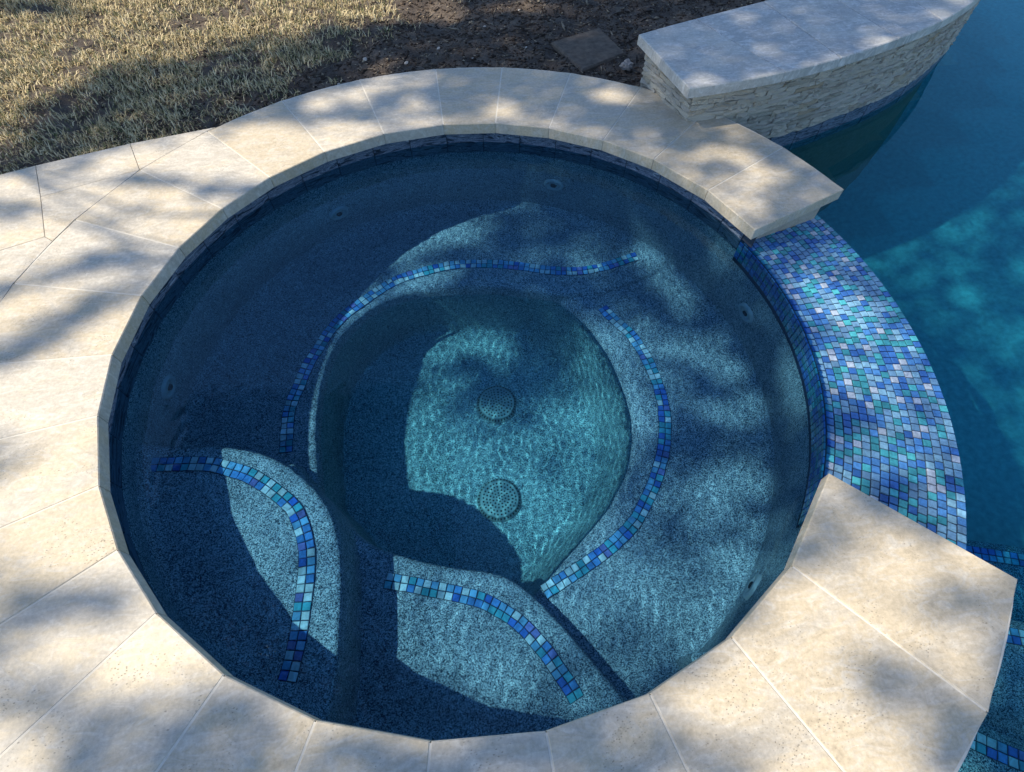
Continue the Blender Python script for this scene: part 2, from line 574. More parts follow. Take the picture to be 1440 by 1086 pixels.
# coves: round the floor into the benches and the benches into the wall
best = np.max(np.stack(H[1:]), 0)
kk = 0.20
floor_h = ZF
hh = np.clip(0.5 + 0.5 * (best - floor_h) / kk, 0, 1)
Zg = floor_h * (1 - hh) + best * hh + kk * hh * (1 - hh)
RR = np.hypot(X, Y)
cove = 0.07
cv = np.clip((RR - (R_WALL - cove)) / cove, 0, 1.0)
Zg = Zg + cove * (1 - np.sqrt(np.maximum(0, 1 - cv ** 2))) * 0.8
Zg += (vnoise(X * 6, Y * 6, 3) - 0.5) * 0.006
which = np.argmax(np.stack(H), 0)
V = np.c_[X.ravel(), Y.ravel(), Zg.ravel()]
ii, jj = np.meshgrid(np.arange(n - 1), np.arange(n - 1), indexing='ij')
Q = np.stack([ii * n + jj, ii * n + jj + 1, (ii + 1) * n + jj + 1, (ii + 1) * n + jj], -1).reshape(-1, 4)
keep = (RR.ravel()[Q].min(1) < 1.245)
Q = Q[keep]
reg = which.ravel()[Q[:, 0]]
for k, (nm, lb) in enumerate([('floor', None), ('entry_step', 'upper entry step nearest the water surface'), ('bench', 'long curved bench on the far and left side'),
                              ('entry_step', 'lower entry step in the middle of the near side'), ('bench', 'deep bench on the right side')]):
    q = Q[reg == k]
    used, inv = np.unique(q, return_inverse=True)
    me = fast_mesh(nm, V[used], inv.reshape(q.shape), M['plaster'], True)
    o = link(nm, me, spa)
    if lb:
        o['label'] = lb
# wall
N = 120
vv, ff = [], []
prof = [(R_WALL + 0.011, -0.215), (R_WALL, -0.235), (R_WALL, -0.6), (R_WALL, -1.42)]
v_, f_ = lathe(prof, N)
mesh_obj('wall', v_, [q[::-1] for q in f_], M['plaster'], spa, True)

# waterline tiles, 6 inch, slightly lifted off the wall
def tile_box(w, h, t, bev=0.0015):
    """box lying in the xz plane, face towards -y"""
    a, c = w / 2, h / 2
    v = [(-a, 0, -c), (a, 0, -c), (a, 0, c), (-a, 0, c),
         (-a, -t + bev, -c), (a, -t + bev, -c), (a, -t + bev, c), (-a, -t + bev, c),
         (-a + bev, -t, -c + bev), (a - bev, -t, -c + bev), (a - bev, -t, c - bev), (-a + bev, -t, c - bev)]
    f = [(8, 9, 10, 11), (0, 3, 2, 1)]
    for i in range(4):
        j = (i + 1) % 4
        f += [(i, j, 4 + j, 4 + i), (4 + i, 4 + j, 8 + j, 8 + i)]
    return v, f
v_, f_ = tile_box(0.1752, 0.166, 0.012)
wt_me = bpy.data.meshes.new('waterline_tile')
wt_me.from_pydata(v_, [], f_)
wt_me.materials.append(M['slate'])
TSTEP = 8.22
a = 83.0 - TSTEP * 7
angs = []
while a + TSTEP < 83.0 - TSTEP * 7 + 360:
    d = a % 360
    if not (d < 19.5 or d > 322.0):
        angs.append(a + TSTEP / 2)
    a += TSTEP
angs = [t for t in angs if 21.0 <= t % 360 <= 322.5]
for t in angs + [22.58]:
    o = link('waterline_tile', wt_me, spa)
    o.location = ring_pt(R_WALL + 0.010, t, -0.1355)
    o.rotation_euler = (random.uniform(-.006, .006), 0, rad(t - 90))
    if t == 22.58:
        o.scale = (0.69, 1, 1)
# grout bed behind the waterline tiles
v_, f_ = [], []
NG = 100
for i in range(NG + 1):
    t = 17 + (325.5 - 17) * i / NG
    v_ += [ring_pt(R_WALL + 0.006, t, -0.0510), ring_pt(R_WALL + 0.006, t, -0.221)]
f_ = [(2 * i, 2 * i + 2, 2 * i + 3, 2 * i + 1) for i in range(NG)]
mesh_obj('grout_bed', v_, f_, M['grout_dark'], spa, True)

# small glass mosaic pieces
def chip(size, t, ratio=1.0, bev=0.0016):
    a, c = size / 2, size * ratio / 2
    v = [(-a, -c, 0), (a, -c, 0), (a, c, 0), (-a, c, 0),
         (-a, -c, t - bev), (a, -c, t - bev), (a, c, t - bev), (-a, c, t - bev),
         (-a + bev, -c + bev, t), (a - bev, -c + bev, t), (a - bev, c - bev, t), (-a + bev, c - bev, t)]
    f = [(8, 9, 10, 11)]
    for i in range(4):
        j = (i + 1) % 4
        f += [(i, j, 4 + j, 4 + i), (4 + i, 4 + j, 8 + j, 8 + i)]
    return v, f
PITCH = 0.0272
def chip_meshes(prefix, pal, size, t):
    out, w = [], []
    for n_, c_, w_ in pal:
        v, f = chip(size, t)
        me = bpy.data.meshes.new('mosaic_tile')
        me.from_pydata(v, [], f)
        me.materials.append(M[prefix + n_])
        out.append(me)
        w.append(w_)
    return out, w
BCH, BW = chip_meshes('band_', PALB, PITCH * 0.885, 0.005)
SCH, SW = chip_meshes('tile_', PAL, PITCH * 0.875, 0.006)

SWD = [6, 3, 3, .5, 8, .6, .3]
def joined(name, items, parent, label=None):
    """items: (mesh, matrix) joined into one 'stuff' part"""
    vs, fs, mi, mats = [], [], [], []
    for me, mw in items:
        mt = me.materials[0]
        if mt not in mats:
            mats.append(mt)
        k = len(vs)
        vs += [mw @ v.co for v in me.vertices]
        for p in me.polygons:
            fs.append(tuple(k + i for i in p.vertices))
            mi.append(mats.index(mt))
    me = bpy.data.meshes.new(name)
    me.from_pydata([tuple(v) for v in vs], [], fs)
    for mt in mats:
        me.materials.append(mt)
    me.polygons.foreach_set('material_index', mi)
    me.update()
    o = link(name, me, parent)
    o['kind'] = 'stuff'
    if label:
        o['label'] = label
    return o

def mosaic_band(path, z, parent, flip=False, solo=None, label=None):
    p = resample([Vector((x, y)) for x, y in sm(path)], PITCH)
    nr = normals(p)
    w = PITCH
    v, f = [], []
    for q, k in zip(p, nr):
        for s in (-1.03, 1.03):
            v.append((q.x + k.x * w * s, q.y + k.y * w * s, z + 0.003))
    f = [(2 * i, 2 * i + 2, 2 * i + 3, 2 * i + 1) for i in range(len(p) - 1)]
    band = mesh_obj('mosaic_band', v, f, M['grout_blue'], parent)
    if label:
        band['label'] = label
    rest = []
    for i in range(len(p) - 1):
        mid = (p[i] + p[i + 1]) / 2
        t = (p[i + 1] - p[i]).normalized()
        nn = Vector((-t.y, t.x))
        for s in (-0.5, 0.5):
            c = mid + nn * (s * PITCH)
            me = random.choices(BCH, BW)[0]
            rot = (random.uniform(-.05, .05), random.uniform(-.05, .05), math.atan2(t.y, t.x) + random.uniform(-.05, .05))
            loc = Vector((c.x, c.y, z + 0.002 + random.uniform(0, .0012)))
            if solo is None or i < solo:
                o = link('mosaic_tile', me, None)
                o.location = loc
                o.rotation_euler = rot
                set_parent(o, band)
            else:
                from mathutils import Euler
                rest.append((me, Matrix.Translation(loc) @ Euler(rot).to_matrix().to_4x4()))
    if rest:
        joined('mosaic_tile', rest, band)
    return band
mosaic_band(BAND1, Z1, spa, label='mosaic band curving along the upper entry step')
mosaic_band(BAND2, Z2, spa, solo=9, label='long wavy mosaic band along the far bench edge')
mosaic_band(BAND3, Z3, spa, label='mosaic band along the lower entry step')
mosaic_band(BAND4, Z4, spa, label='mosaic band curving along the right bench')

# drain covers: domed grate with open holes
def drain(x, y, label):
    Rd = 0.090
    pts, edges = [], []
    def loop(cx, cy, r, n, ph=0):
        k = len(pts)
        for i in range(n):
            a = 2 * math.pi * i / n + ph
            pts.append(Vector((cx + r * math.cos(a), cy + r * math.sin(a))))
        edges.extend([(k + i, k + (i + 1) % n) for i in range(n)])
    loop(0, 0, Rd * 0.97, 56)
    holes = [(0, 0)]
    for r, c in ((0.015, 6), (0.029, 11), (0.044, 17), (0.059, 22), (0.074, 28)):
        for i in range(c):
            a = 2 * math.pi * i / c + r * 37
            holes.append((r * math.cos(a), r * math.sin(a)))
    for hx, hy in holes:
        loop(hx, hy, 0.0042, 6, random.random())
    res = delaunay_2d_cdt(pts, edges, [], 0, 1e-6)
    vs, fs = res[0], res[2]
    keep = []
    for t in fs:
        c = sum((vs[i] for i in t), Vector((0, 0))) / len(t)
        if c.length > Rd * 0.97:
            continue
        if any((c - Vector(h)).length < 0.0036 for h in holes):
            continue
        keep.append(tuple(t))
    dome = lambda p: 0.030 - 0.008 * (p.length / Rd) ** 2
    cov = mesh_obj('drain_cover', [(x + p.x, y + p.y, ZF + dome(p)) for p in vs], keep, M['abs_plastic'], spa, False)
    cov['label'] = label
    v, f = lathe([(0.0, 0.008), (Rd * 0.93, 0.008), (Rd * 0.93, 0.0)], 28)
    mesh_obj('sump', [(x + a, y + b, ZF + c) for a, b, c in v], f, M['dark_hole'], cov)
    v, f = lathe([(Rd * 0.97, 0.0225), (Rd * 1.0, 0.020), (Rd * 1.0, 0.018), (Rd * 1.12, 0.008), (Rd * 1.15, 0.003), (Rd * 1.15, -0.01)], 48)
    # ribbed skirt: slots between the ribs
    mesh_obj('skirt', [(x + a, y + b, ZF + c) for a, b, c in v], f, M['abs_plastic'], cov, True)
    vs, fs = [], []
    for i in range(40):
        a = 2 * math.pi * i / 40
        c0, s0 = math.cos(a), math.sin(a)
        tx, ty = -s0 * 0.0032, c0 * 0.0032
        k = len(vs)
        for r, zz in ((Rd * 1.015, 0.0172), (Rd * 1.10, 0.0100)):
            for sg in (-1, 1):
                vs.append((x + c0 * r + tx * sg, y + s0 * r + ty * sg, ZF + zz + 0.0006))
        fs.append((k, k + 1, k + 3, k + 2))
    mesh_obj('slot', vs, fs, M['dark_hole'], cov)
drain(0.086, 0.185, 'round grey drain cover nearer the far side')
drain(0.047, -0.304, 'round grey drain cover nearer the entry steps')

# return jets set in the wall
def jet(deg, z):
    v, f = lathe([(0.0, -0.016), (0.012, -0.016), (0.014, -0.004), (0.021, 0.006), (0.027, 0.004), (0.029, -0.004), (0.033, -0.004), (0.036, 0.009), (0.050, 0.006), (0.054, -0.006)], 28)
    c = Vector(ring_pt(R_WALL - 0.006, deg, z))
    q = Vector((-c.x, -c.y, 0)).to_track_quat('Z', 'Y')
    ft = mesh_obj('jet_fitting', [q @ Vector(p) + c for p in v], f, M['abs_light'], spa, True)
    v, f = lathe([(0.0, -0.010), (0.0135, -0.010), (0.0135, 0.0095), (0.0095, 0.0115), (0.0085, 0.002), (0.0, 0.001)], 16)
    mesh_obj('nozzle', [q @ Vector(p) + c for p in v], f, M['dark_hole'], ft, True)
for dg, z in ((66.3, -0.48), (119.1, -0.52), (174.5, -0.49), (10.4, -0.52), (-45.9, -0.56)):
    jet(dg, z)

# ------------------------------------------------------------------ structure that carries the coping
def arc_body(r0, r1, z0, z1, a0, a1, n, end=True, z1b=None):
    v, f = [], []
    zb = z1 if z1b is None else z1b
    for i in range(n + 1):
        t = a0 + (a1 - a0) * i / n
        v += [ring_pt(r0, t, z0), ring_pt(r1, t, z0), ring_pt(r1, t, zb), ring_pt(r0, t, z1)]
    for i in range(n):
        for k in range(4):
            l = (k + 1) % 4
            f.append((4 * i + k, 4 * i + 4 + k, 4 * i + 4 + l, 4 * i + l))
    if end:
        f += [(0, 1, 2, 3), (4 * n + 3, 4 * n + 2, 4 * n + 1, 4 * n)]
    return v, f
coping = thing('coping_ring', 'broken ring of wedge cut cream travertine stones round the spa rim', 'coping', (0, 1.45, -0.057))
v, f = arc_body(R_WALL + 0.013, 1.62, -1.72, -0.0515, 18.7, 322.8, 110)
mesh_obj('support_wall', v, f, M['travertine_raw'], coping)
v, f = arc_body(R_IN + 0.004, R_OUT - 0.005, -0.0495, -0.0012, 18.6, 323.0, 110)
mesh_obj('grout', v, f, M['grout_white'], coping)
for a0, a1 in zip(JOINTS[:-1], JOINTS[1:]):
    g0 = 0.0016 / R_IN
    def corner(r, a, s):
        d = math.degrees(0.0013 / r)
        return ring_pt(r, a + s * d)[:2]
    first, last = a0 == JOINTS[0], a1 == JOINTS[-1]
    o0 = 18.4 if first else a0
    o1 = 323.2 if last else a1
    poly = [corner(R_IN, a0, 1), corner(R_OUT, o0, 1), corner(R_OUT, o1, -1), corner(R_IN, a1, -1)]
    zt = random.uniform(-0.0006, 0.0012)
    v, f = prism(ccw(poly), -0.050, zt, 0.0028)
    mesh_obj('coping_stone', v, f, M['travertine'], coping)

# ------------------------------------------------------------------ spillway
spill = thing('spillway', 'curved spillway faced in blue and white glass mosaic between the spa and the pool', 'spillway', (1.44, -0.2, PW))
A0, A1 = -38.0, 19.5
zi, zo = -0.123, -0.138
v, f = [], []
NS = 60
prof = [(R_WALL - 0.004, -0.30), (R_WALL - 0.003, zi - 0.006), (R_WALL - 0.001, zi - 0.003), (R_SP - 0.006, zo - 0.002), (R_SP, zo - 0.008), (R_SP + 0.004, -1.72)]
for i in range(NS + 1):
    t = A0 + (A1 - A0) * i / NS
    v += [ring_pt(r, t, z) for r, z in prof]
k = len(prof)
f = [(i * k + j, i * k + j + 1, (i + 1) * k + j + 1, (i + 1) * k + j) for i in range(NS) for j in range(k - 1)]
mesh_obj('weir', v, [q[::-1] for q in f], M['grout_blue'], spill)
NR = 15
pr = (R_SP - R_WALL + 0.003) / NR
items = []
for r in range(NR):
    rc = R_WALL - 0.003 + (r + 0.5) * pr
    z = zi + (zo - zi) * (r + 0.5) / NR - 0.003
    nA = int(rad(A1 - A0) * rc / PITCH)
    st = (A1 - A0) / nA
    ph = random.random() * st
    for i in range(nA):
        t = A0 + ph + (i + 0.5) * st
        if t > A1 - st * 0.4:
            continue
        me = random.choices(SCH, SW)[0]
        loc = Vector(ring_pt(rc, t, z + random.uniform(-.0004, .0006)))
        m = Matrix.Translation(loc) @ Matrix.Rotation(rad(t), 4, 'Z') @ Matrix.Rotation(random.gauss(0, .025), 4, 'Y') @ Matrix.Rotation(random.gauss(0, .025), 4, 'X') @ Matrix.Rotation(random.gauss(0, .02), 4, 'Z')
        items.append(((loc - CAM).length, me, m))
items.sort(key=lambda q: q[0])
rest = [(me, m) for _, me, m in items[300:]]
for _, me, m in items[:300]:
    o = link('mosaic_tile', me, None)
    o.matrix_basis = m
    set_parent(o, spill)
# rows on the inner lip under the water and on the outer drop
for face, rr, zs in (('in', R_WALL - 0.004, [zi - 0.016 - PITCH * i for i in range(5)]), ('out', R_SP + 0.001, [zo - 0.022 - PITCH * i for i in range(5)])):
    for z in zs:
        nA = int(rad(A1 - A0) * rr / PITCH)
        st = (A1 - A0) / nA
        for i in range(nA):
            t = A0 + (i + 0.5) * st
            me = random.choices(SCH, SWD)[0]
            m = Matrix.Translation(Vector(ring_pt(rr, t, z))) @ Matrix.Rotation(rad(t), 4, 'Z') @ Matrix.Rotation(rad(90 if face == 'out' else -90), 4, 'Y')
            rest.append((me, m))
joined('mosaic_tile', rest, spill)

# ------------------------------------------------------------------ deck
deck = thing('deck', None, None, (-1.6, 0.7, -0.06))
deck['kind'] = 'structure'
def slab(poly, name, mat, parent, z0=-0.055, z1=0.0, bev=0.0015, gap=0.0008):
    p = inset(ccw(poly), gap)
    v, f = prism(p, z0, z1, bev)
    return mesh_obj(name, v, f, mat, parent)
ro = R_OUT + 0.0005
def rp(a):
    return ring_pt(ro, a)[:2]
stones = [
    [(-1.079, 1.306), (-1.44, 1.225), rp(142.8), rp(131.0)],
    [(-1.807, 1.111), (-1.714, .892), rp(142.8), (-1.44, 1.225)],
    [(-1.714, .892), (-1.616, .642), (-1.577, .612), rp(154.5), rp(142.8)],
    [(-1.807, 1.111), (-2.50, .86), (-2.34, .35), (-1.616, .642), (-1.714, .892)],
    [(-1.616, .642), (-2.34, .35), (-2.25, -.05), rp(178.9), rp(166.4), (-1.577, .612)],
    [rp(178.9), (-2.25, -.05), (-2.2, -.72), rp(202.3), rp(190.3)],
    [rp(202.3), (-2.2, -.72), (-1.95, -1.5), rp(223.7), rp(212.9)],
    [rp(223.7), (-1.95, -1.5), (-1.3, -2.1), rp(248.0), rp(235.8)],
    [rp(248.0), (-1.3, -2.1), (-.4, -2.3), rp(261.0)],
    [rp(261.0), (-.4, -2.3), (.55, -2.3), rp(286.0), rp(273.6)],
    [(-2.50, .86), (-3.6, .4), (-3.3, -.6), (-2.25, -.05), (-2.34, .35)],
    [(-2.25, -.05), (-3.3, -.6), (-3.1, -1.6), (-2.2, -.72)],
    [(-2.2, -.72), (-3.1, -1.6), (-2.6, -2.6), (-1.95, -1.5)],
    [(-1.95, -1.5), (-2.6, -2.6), (-1.3, -3.2), (-1.3, -2.1)],
    [(-1.3, -2.1), (-1.3, -3.2), (.55, -3.2), (.55, -2.3), (-.4, -2.3)],
]
for s in stones:
    slab(s, 'paving_stone', M['travertine'], deck, z1=random.uniform(-.001, .0012))
base = [(-1.1, 1.29), (-1.807, 1.10), (-2.49, .85), (-3.6, .39), (-3.3, -.6), (-3.1, -1.6), (-2.6, -2.6), (-1.3, -3.2), (.54, -3.2), (.54, -1.58)]
base += [ring_pt(1.66, a)[:2] for a in (288, 270, 250, 230, 210, 190, 170, 150, 133)]
v = [(x, y, -0.005) for x, y in base] + [(x, y, -0.5) for x, y in base]
nb = len(base)
f = [tuple(range(nb))] + [(i, nb + i, nb + (i + 1) % nb, (i + 1) % nb) for i in range(nb)]
mesh_obj('bedding', v, f, M['concrete'], deck)

# ------------------------------------------------------------------ seat wall
FR = [(1.037, 1.027), (1.22, 1.050), (1.41, 1.084), (1.64, 1.140), (1.866, 1.212), (2.081, 1.296), (2.41, 1.436), (2.75, 1.65), (3.15, 2.0), (3.6, 2.5), (3.95, 3.1)]
BK = [(0.935, 1.515), (1.06, 1.565), (1.20, 1.615), (1.44, 1.70), (1.66, 1.775), (1.85, 1.84), (2.15, 1.95), (2.42, 2.11), (2.78, 2.42), (3.15, 2.85), (3.45, 3.3)]
swall = thing('seat_wall', 'raised curved seat wall of split stone strips under a pale travertine cap', 'wall', (2.0, 1.5, -0.05))
CT, CB = 0.19, 0.145
fr = smooth_path([Vector(p) for p in FR], 2)
bk = smooth_path([Vector(p) for p in BK], 2)
def at_x(path, x):
    for a_, b_ in zip(path[:-1], path[1:]):
        if a_.x <= x <= b_.x:
            return a_.lerp(b_, (x - a_.x) / (b_.x - a_.x))
    return path[-1] if x > path[-1].x else path[0]
cuts = [(1.037, 0.935), (1.50, 1.25), (1.80, 1.65), (2.15, 1.985), (2.45, 2.36), (2.85, 2.62), (3.25, 2.95), (3.95, 3.45)]
for (f0, b0), (f1, b1) in zip(cuts[:-1], cuts[1:]):
    fp = [at_x(fr, f0)] + [p for p in fr if f0 + .02 < p.x < f1 - .02][::2] + [at_x(fr, f1)]
    bp = [at_x(bk, b1)] + [p for p in bk if b0 + .02 < p.x < b1 - .02][::-1][::2] + [at_x(bk, b0)]
    poly = [(p.x, p.y) for p in fp + bp]
    slab(poly, 'cap_stone', M['travertine_shaded'], swall, CB, CT + random.uniform(-.0005, .0008), 0.004, 0.0013)
# wall core
wf = [Vector((1.094, 1.095)), Vector((1.25, 1.108)), Vector((1.42, 1.128))] + [p + nn * 0.03 for p, nn in zip(fr, normals(fr)) if p.x > 1.6]
wb = [Vector((0.975, 1.470))] + [p - nn * 0.03 for p, nn in zip(bk, normals(bk)) if p.x > 1.1]
core_f = [p + nn * 0.022 for p, nn in zip(wf, normals(wf))]
core_f[0] = Vector((1.115, 1.118))
core_b = [Vector((0.998, 1.468))] + wb[1:]
loop_ = core_f + core_b[::-1]
nl = len(loop_)
v = [(p.x, p.y, CB - .001) for p in loop_] + [(p.x, p.y, -1.72) for p in loop_]
f = [(i, nl + i, nl + (i + 1) % nl, (i + 1) % nl) for i in range(nl)] + [tuple(range(nl - 1, -1, -1))]
mesh_obj('wall_core', v, f, M['mortar'], swall)
# bedding under the cap joints
# split-face ledger strips: a few rough shapes shared by all
def rough_strip(seed):
    r = random.Random(seed)
    nx, nz = 5, 2
    v, f = [], []
    for i in range(nx + 1):
        for j in range(nz + 1):
            edge = i in (0, nx) or j in (0, nz)
            y = -0.6 + r.uniform(-.35, .25) - (0.0 if edge else r.uniform(-.1, .3))
            v.append((i / nx - .5 + (0 if i in (0, nx) else r.uniform(-.05, .05)), y, j / nz - .5 + (0 if j != 1 else r.uniform(-.15, .15))))
    for i in range(nx):
        for j in range(nz):
            k = i * (nz + 1) + j
            f.append((k, k + nz + 1, k + nz + 2, k + 1))
    k = len(v)
    for x, z in ((-.5, -.5), (.5, -.5), (.5, .5), (-.5, .5)):
        v.append((x, 0.3, z))
    bot = [i * (nz + 1) for i in range(nx + 1)]
    top = [i * (nz + 1) + nz for i in range(nx + 1)]
    f += [tuple(bot[::-1] + [k, k + 1]), tuple(top + [k + 2, k + 3]), (0, 1, 2, k + 3, k), tuple([nx * (nz + 1) + 2, nx * (nz + 1) + 1, nx * (nz + 1), k + 1, k + 2])]
    me = bpy.data.meshes.new('ledger_stone')
    me.from_pydata(v, [], f)
    me.materials.append(M['ledger'])
    return me
LEDG = [rough_strip(s) for s in range(9)]
def along(path, s):
    for a_, b_ in zip(path[:-1], path[1:]):
        L = (b_ - a_).length
        if s <= L:
            t = (b_ - a_).normalized()
            return a_ + t * s, t
        s -= L
    t = (path[-1] - path[-2]).normalized()
    return path[-1] + t * s, t
VT, VB, ROWS = CB - 0.001, -0.165, 14
rh = (VT - VB) / ROWS
count = 0
end_path = [Vector((0.985, 1.468)), Vector((1.104, 1.092))]
for path, L in ((wf, 2.05), (end_path, (end_path[1] - end_path[0]).length)):
    for r in range(ROWS):
        z = VB + rh * (r + .5)
        if path is end_path and z < -0.07:
            continue
        s = 0.0
        while s < L:
            ln = random.uniform(0.06, 0.18)
            ln = min(ln, L - s)
            if L - s - ln < 0.05:
                ln = L - s
            c, t = along(path, s + ln / 2)
            o = link('ledger_stone', random.choice(LEDG), None)
            o.location = (c.x, c.y, z)
            o.rotation_euler = (0, 0, math.atan2(t.y, t.x))
            o.scale = (ln - 0.0015, random.uniform(0.016, 0.024), rh - 0.0012)
            set_parent(o, swall)
            s += ln
            count += 1
# waterline tiles under the veneer
s = 0.0
v_, f_ = tile_box(0.168, 0.168, 0.010)
wt2 = bpy.data.meshes.new('waterline_tile')
wt2.from_pydata(v_, [], f_)
wt2.materials.append(M['slate'])
while s < 2.9:
    c, t = along(wf, s + 0.086)
    o = link('waterline_tile', wt2, None)
    o.location = (c.x, c.y, VB - 0.0865)
    o.rotation_euler = (0, 0, math.atan2(t.y, t.x))
    o.location.x += -t.y * 0.006
    o.location.y += t.x * 0.006
    set_parent(o, swall)
    s += 0.172

# ------------------------------------------------------------------ pool
pool = thing('pool', None, None, (3, 0, -1.72))
pool['kind'] = 'structure'
px0, px1, py0, py1, pz = 0.56, 9.0, -6.0, 7.5, -1.7
v = [(px0, py0, pz), (px1, py0, pz), (px1, py1, pz), (px0, py1, pz), (px0, py0, .0), (px1, py0, .0), (px1, py1, .0), (px0, py1, 0.0)]
f = [(0, 1, 2, 3), (0, 4, 5, 1), (1, 5, 6, 2)]
mesh_obj('pool_shell', v, f, M['pool_plaster'], pool)
mesh_obj('pool_side', [(px0, py0, pz), (px0, -1.58, pz), (px0, -1.58, -.012), (px0, py0, -.012)], [(0, 1, 2, 3)], M['pool_plaster'], pool)
# far deck beyond the pool
def box(x0, x1, y0, y1, z0, z1):
    v = [(x0, y0, z0), (x1, y0, z0), (x1, y1, z0), (x0, y1, z0), (x0, y0, z1), (x1, y0, z1), (x1, y1, z1), (x0, y1, z1)]
    return v, [(3, 2, 1, 0), (4, 5, 6, 7), (0, 1, 5, 4), (1, 2, 6, 5), (2, 3, 7, 6), (3, 0, 4, 7)]
v, f = box(px1 + .01, 12.0, py0 - 2, py1 + 2, -.4, 0.0)
mesh_obj('far_paving', v, f, M['travertine'], deck)
v, f = box(.56, px1 + .01, py0 - 2, py0 - .005, -.4, 0.0)
mesh_obj('near_paving', v, f, M['travertine'], deck)
# pool entry steps with mosaic bands, winding out from under the coping
def pool_step(edge, z, label, band_off):
    e = smooth_path([Vector(p) for p in edge], 2)
    pts = [(p.x, p.y) for p in e]
    poly = ccw(pts + [(0.58, edge[-1][1] - .5), (0.58, edge[0][1])])
    v, f = prism(poly, pz, z, 0.03)
    o = mesh_obj('pool_step', v, f, M['plaster'], pool)
    o['label'] = label
    nn = normals(e)
    mosaic_band([tuple(p + q * band_off) for p, q in zip(e, nn)][::3], z, o)
pool_step([(1.00, -1.06), (1.35, -1.33), (1.60, -1.46), (1.95, -1.62), (2.2, -1.95), (2.1, -2.5), (1.8, -3.0)], -0.50, 'upper pool step in the near corner', -0.06)
pool_step([(1.15, -.84), (1.62, -1.02), (1.90, -1.10), (2.35, -1.30), (2.65, -1.75), (2.6, -2.5), (2.3, -3.2)], -0.78, 'middle pool step', -0.06)
pool_step([(1.25, -.52), (1.85, -.72), (2.25, -.84), (2.75, -1.08), (3.1, -1.6), (3.1, -2.5), (2.8, -3.4)], -1.06, 'lowest pool step', -0.06)

# ------------------------------------------------------------------ water
def ripples(X, Y, waves, seed):
    r = np.random.default_rng(seed)
    Z = np.zeros_like(X)
    for lo, hi, amp, cnt in waves:
        for _ in range(cnt):
            wl = r.uniform(lo, hi)
            k = 2 * math.pi / wl
            a = r.uniform(0, 2 * math.pi)
            Z += amp / math.sqrt(cnt) * (wl / hi) ** 1.6 * np.sin(k * (X * math.cos(a) + Y * math.sin(a)) + r.uniform(0, 6.28))
    return Z

def grid_faces(ny, nx):
    i, j = np.meshgrid(np.arange(ny - 1), np.arange(nx - 1), indexing='ij')
    return np.stack([i * nx + j, i * nx + j + 1, (i + 1) * nx + j + 1, (i + 1) * nx + j], -1).reshape(-1, 4)

def water(name, xs, ys, z, waves, mask, layers, top, deep, extra=None, seed=5):
    X, Y = np.meshgrid(xs, ys)
    Z = z + ripples(X, Y, waves, seed)
    if extra is not None:
        Z = Z + extra(X, Y)
    F = grid_faces(len(ys), len(xs))
    cx, cy = X.ravel()[F].mean(1), Y.ravel()[F].mean(1)
    F = F[mask(cx, cy)]
    V = np.c_[X.ravel(), Y.ravel(), Z.ravel()]
    used, inv = np.unique(F, return_inverse=True)
    V, F = V[used], inv.reshape(F.shape)
    mi = np.zeros(len(F), int)
    # body of the water: sheets that take a little red out of the light on its way down
    for lz in layers:
        Xc, Yc = np.meshgrid(np.linspace(xs[0], xs[-1], 40), np.linspace(ys[0], ys[-1], 40))
        Fc = grid_faces(40, 40)
        c0, c1 = Xc.ravel()[Fc].mean(1), Yc.ravel()[Fc].mean(1)
        Fc = Fc[mask(c0, c1)]
        k = len(V)
        V = np.r_[V, np.c_[Xc.ravel(), Yc.ravel(), np.full(Xc.size, lz)]]
        F = np.r_[F, Fc + k]
        mi = np.r_[mi, np.ones(len(Fc), int)]
    me = fast_mesh(name, V, F, None, True, [top, deep], mi)
    o = link(name, me, None, False)
    o['kind'] = 'structure'
    o.cycles.is_caustics_caster = True
    return o

def drip(X, Y):
    r = np.hypot(X + 0.36, Y + 0.05)
    return 0.00003 * np.sin(2 * math.pi * r / 0.035) * np.exp(-((r - 0.16) / 0.09) ** 2)
water('spa_water', np.linspace(-1.27, 1.27, 480), np.linspace(-1.27, 1.27, 480), WL,
      [(0.025, 0.06, 0.00009, 40), (0.08, 0.2, 0.00022, 14), (0.3, 0.7, 0.0008, 6)],
      lambda x, y: x * x + y * y < 1.243 ** 2, (-0.835,), M['water'], M['water_deep'], drip)

def pool_mask(x, y):
    r = np.hypot(x, y)
    fx = np.array([p.x for p in wf]); fy = np.array([p.y for p in wf])
    behind = (x > 0.9) & (y > np.interp(x, fx, fy) + 0.06) & (x < 3.9)
    left = (y < -1.4) & (x < 0.6)
    return (r > 1.56) & ~behind & ~left & (x > 0.2) & ~((x < 1.2) & (y > 0))
xs_ = np.r_[np.arange(0.5, 4.6, 0.016), np.arange(4.6, 9.01, 0.1)]
ys_ = np.r_[np.arange(-6, -2.2, 0.1), np.arange(-2.2, 3.4, 0.016), np.arange(3.4, 7.51, 0.1)]
water('pool_water', xs_, ys_, PW, [(0.07, 0.14, 0.00012, 20), (0.2, 0.5, 0.0006, 12), (0.8, 1.8, 0.0016, 6)],
      pool_mask, (-0.92,), M['water_pool'], M['pool_deep'], None, 8)

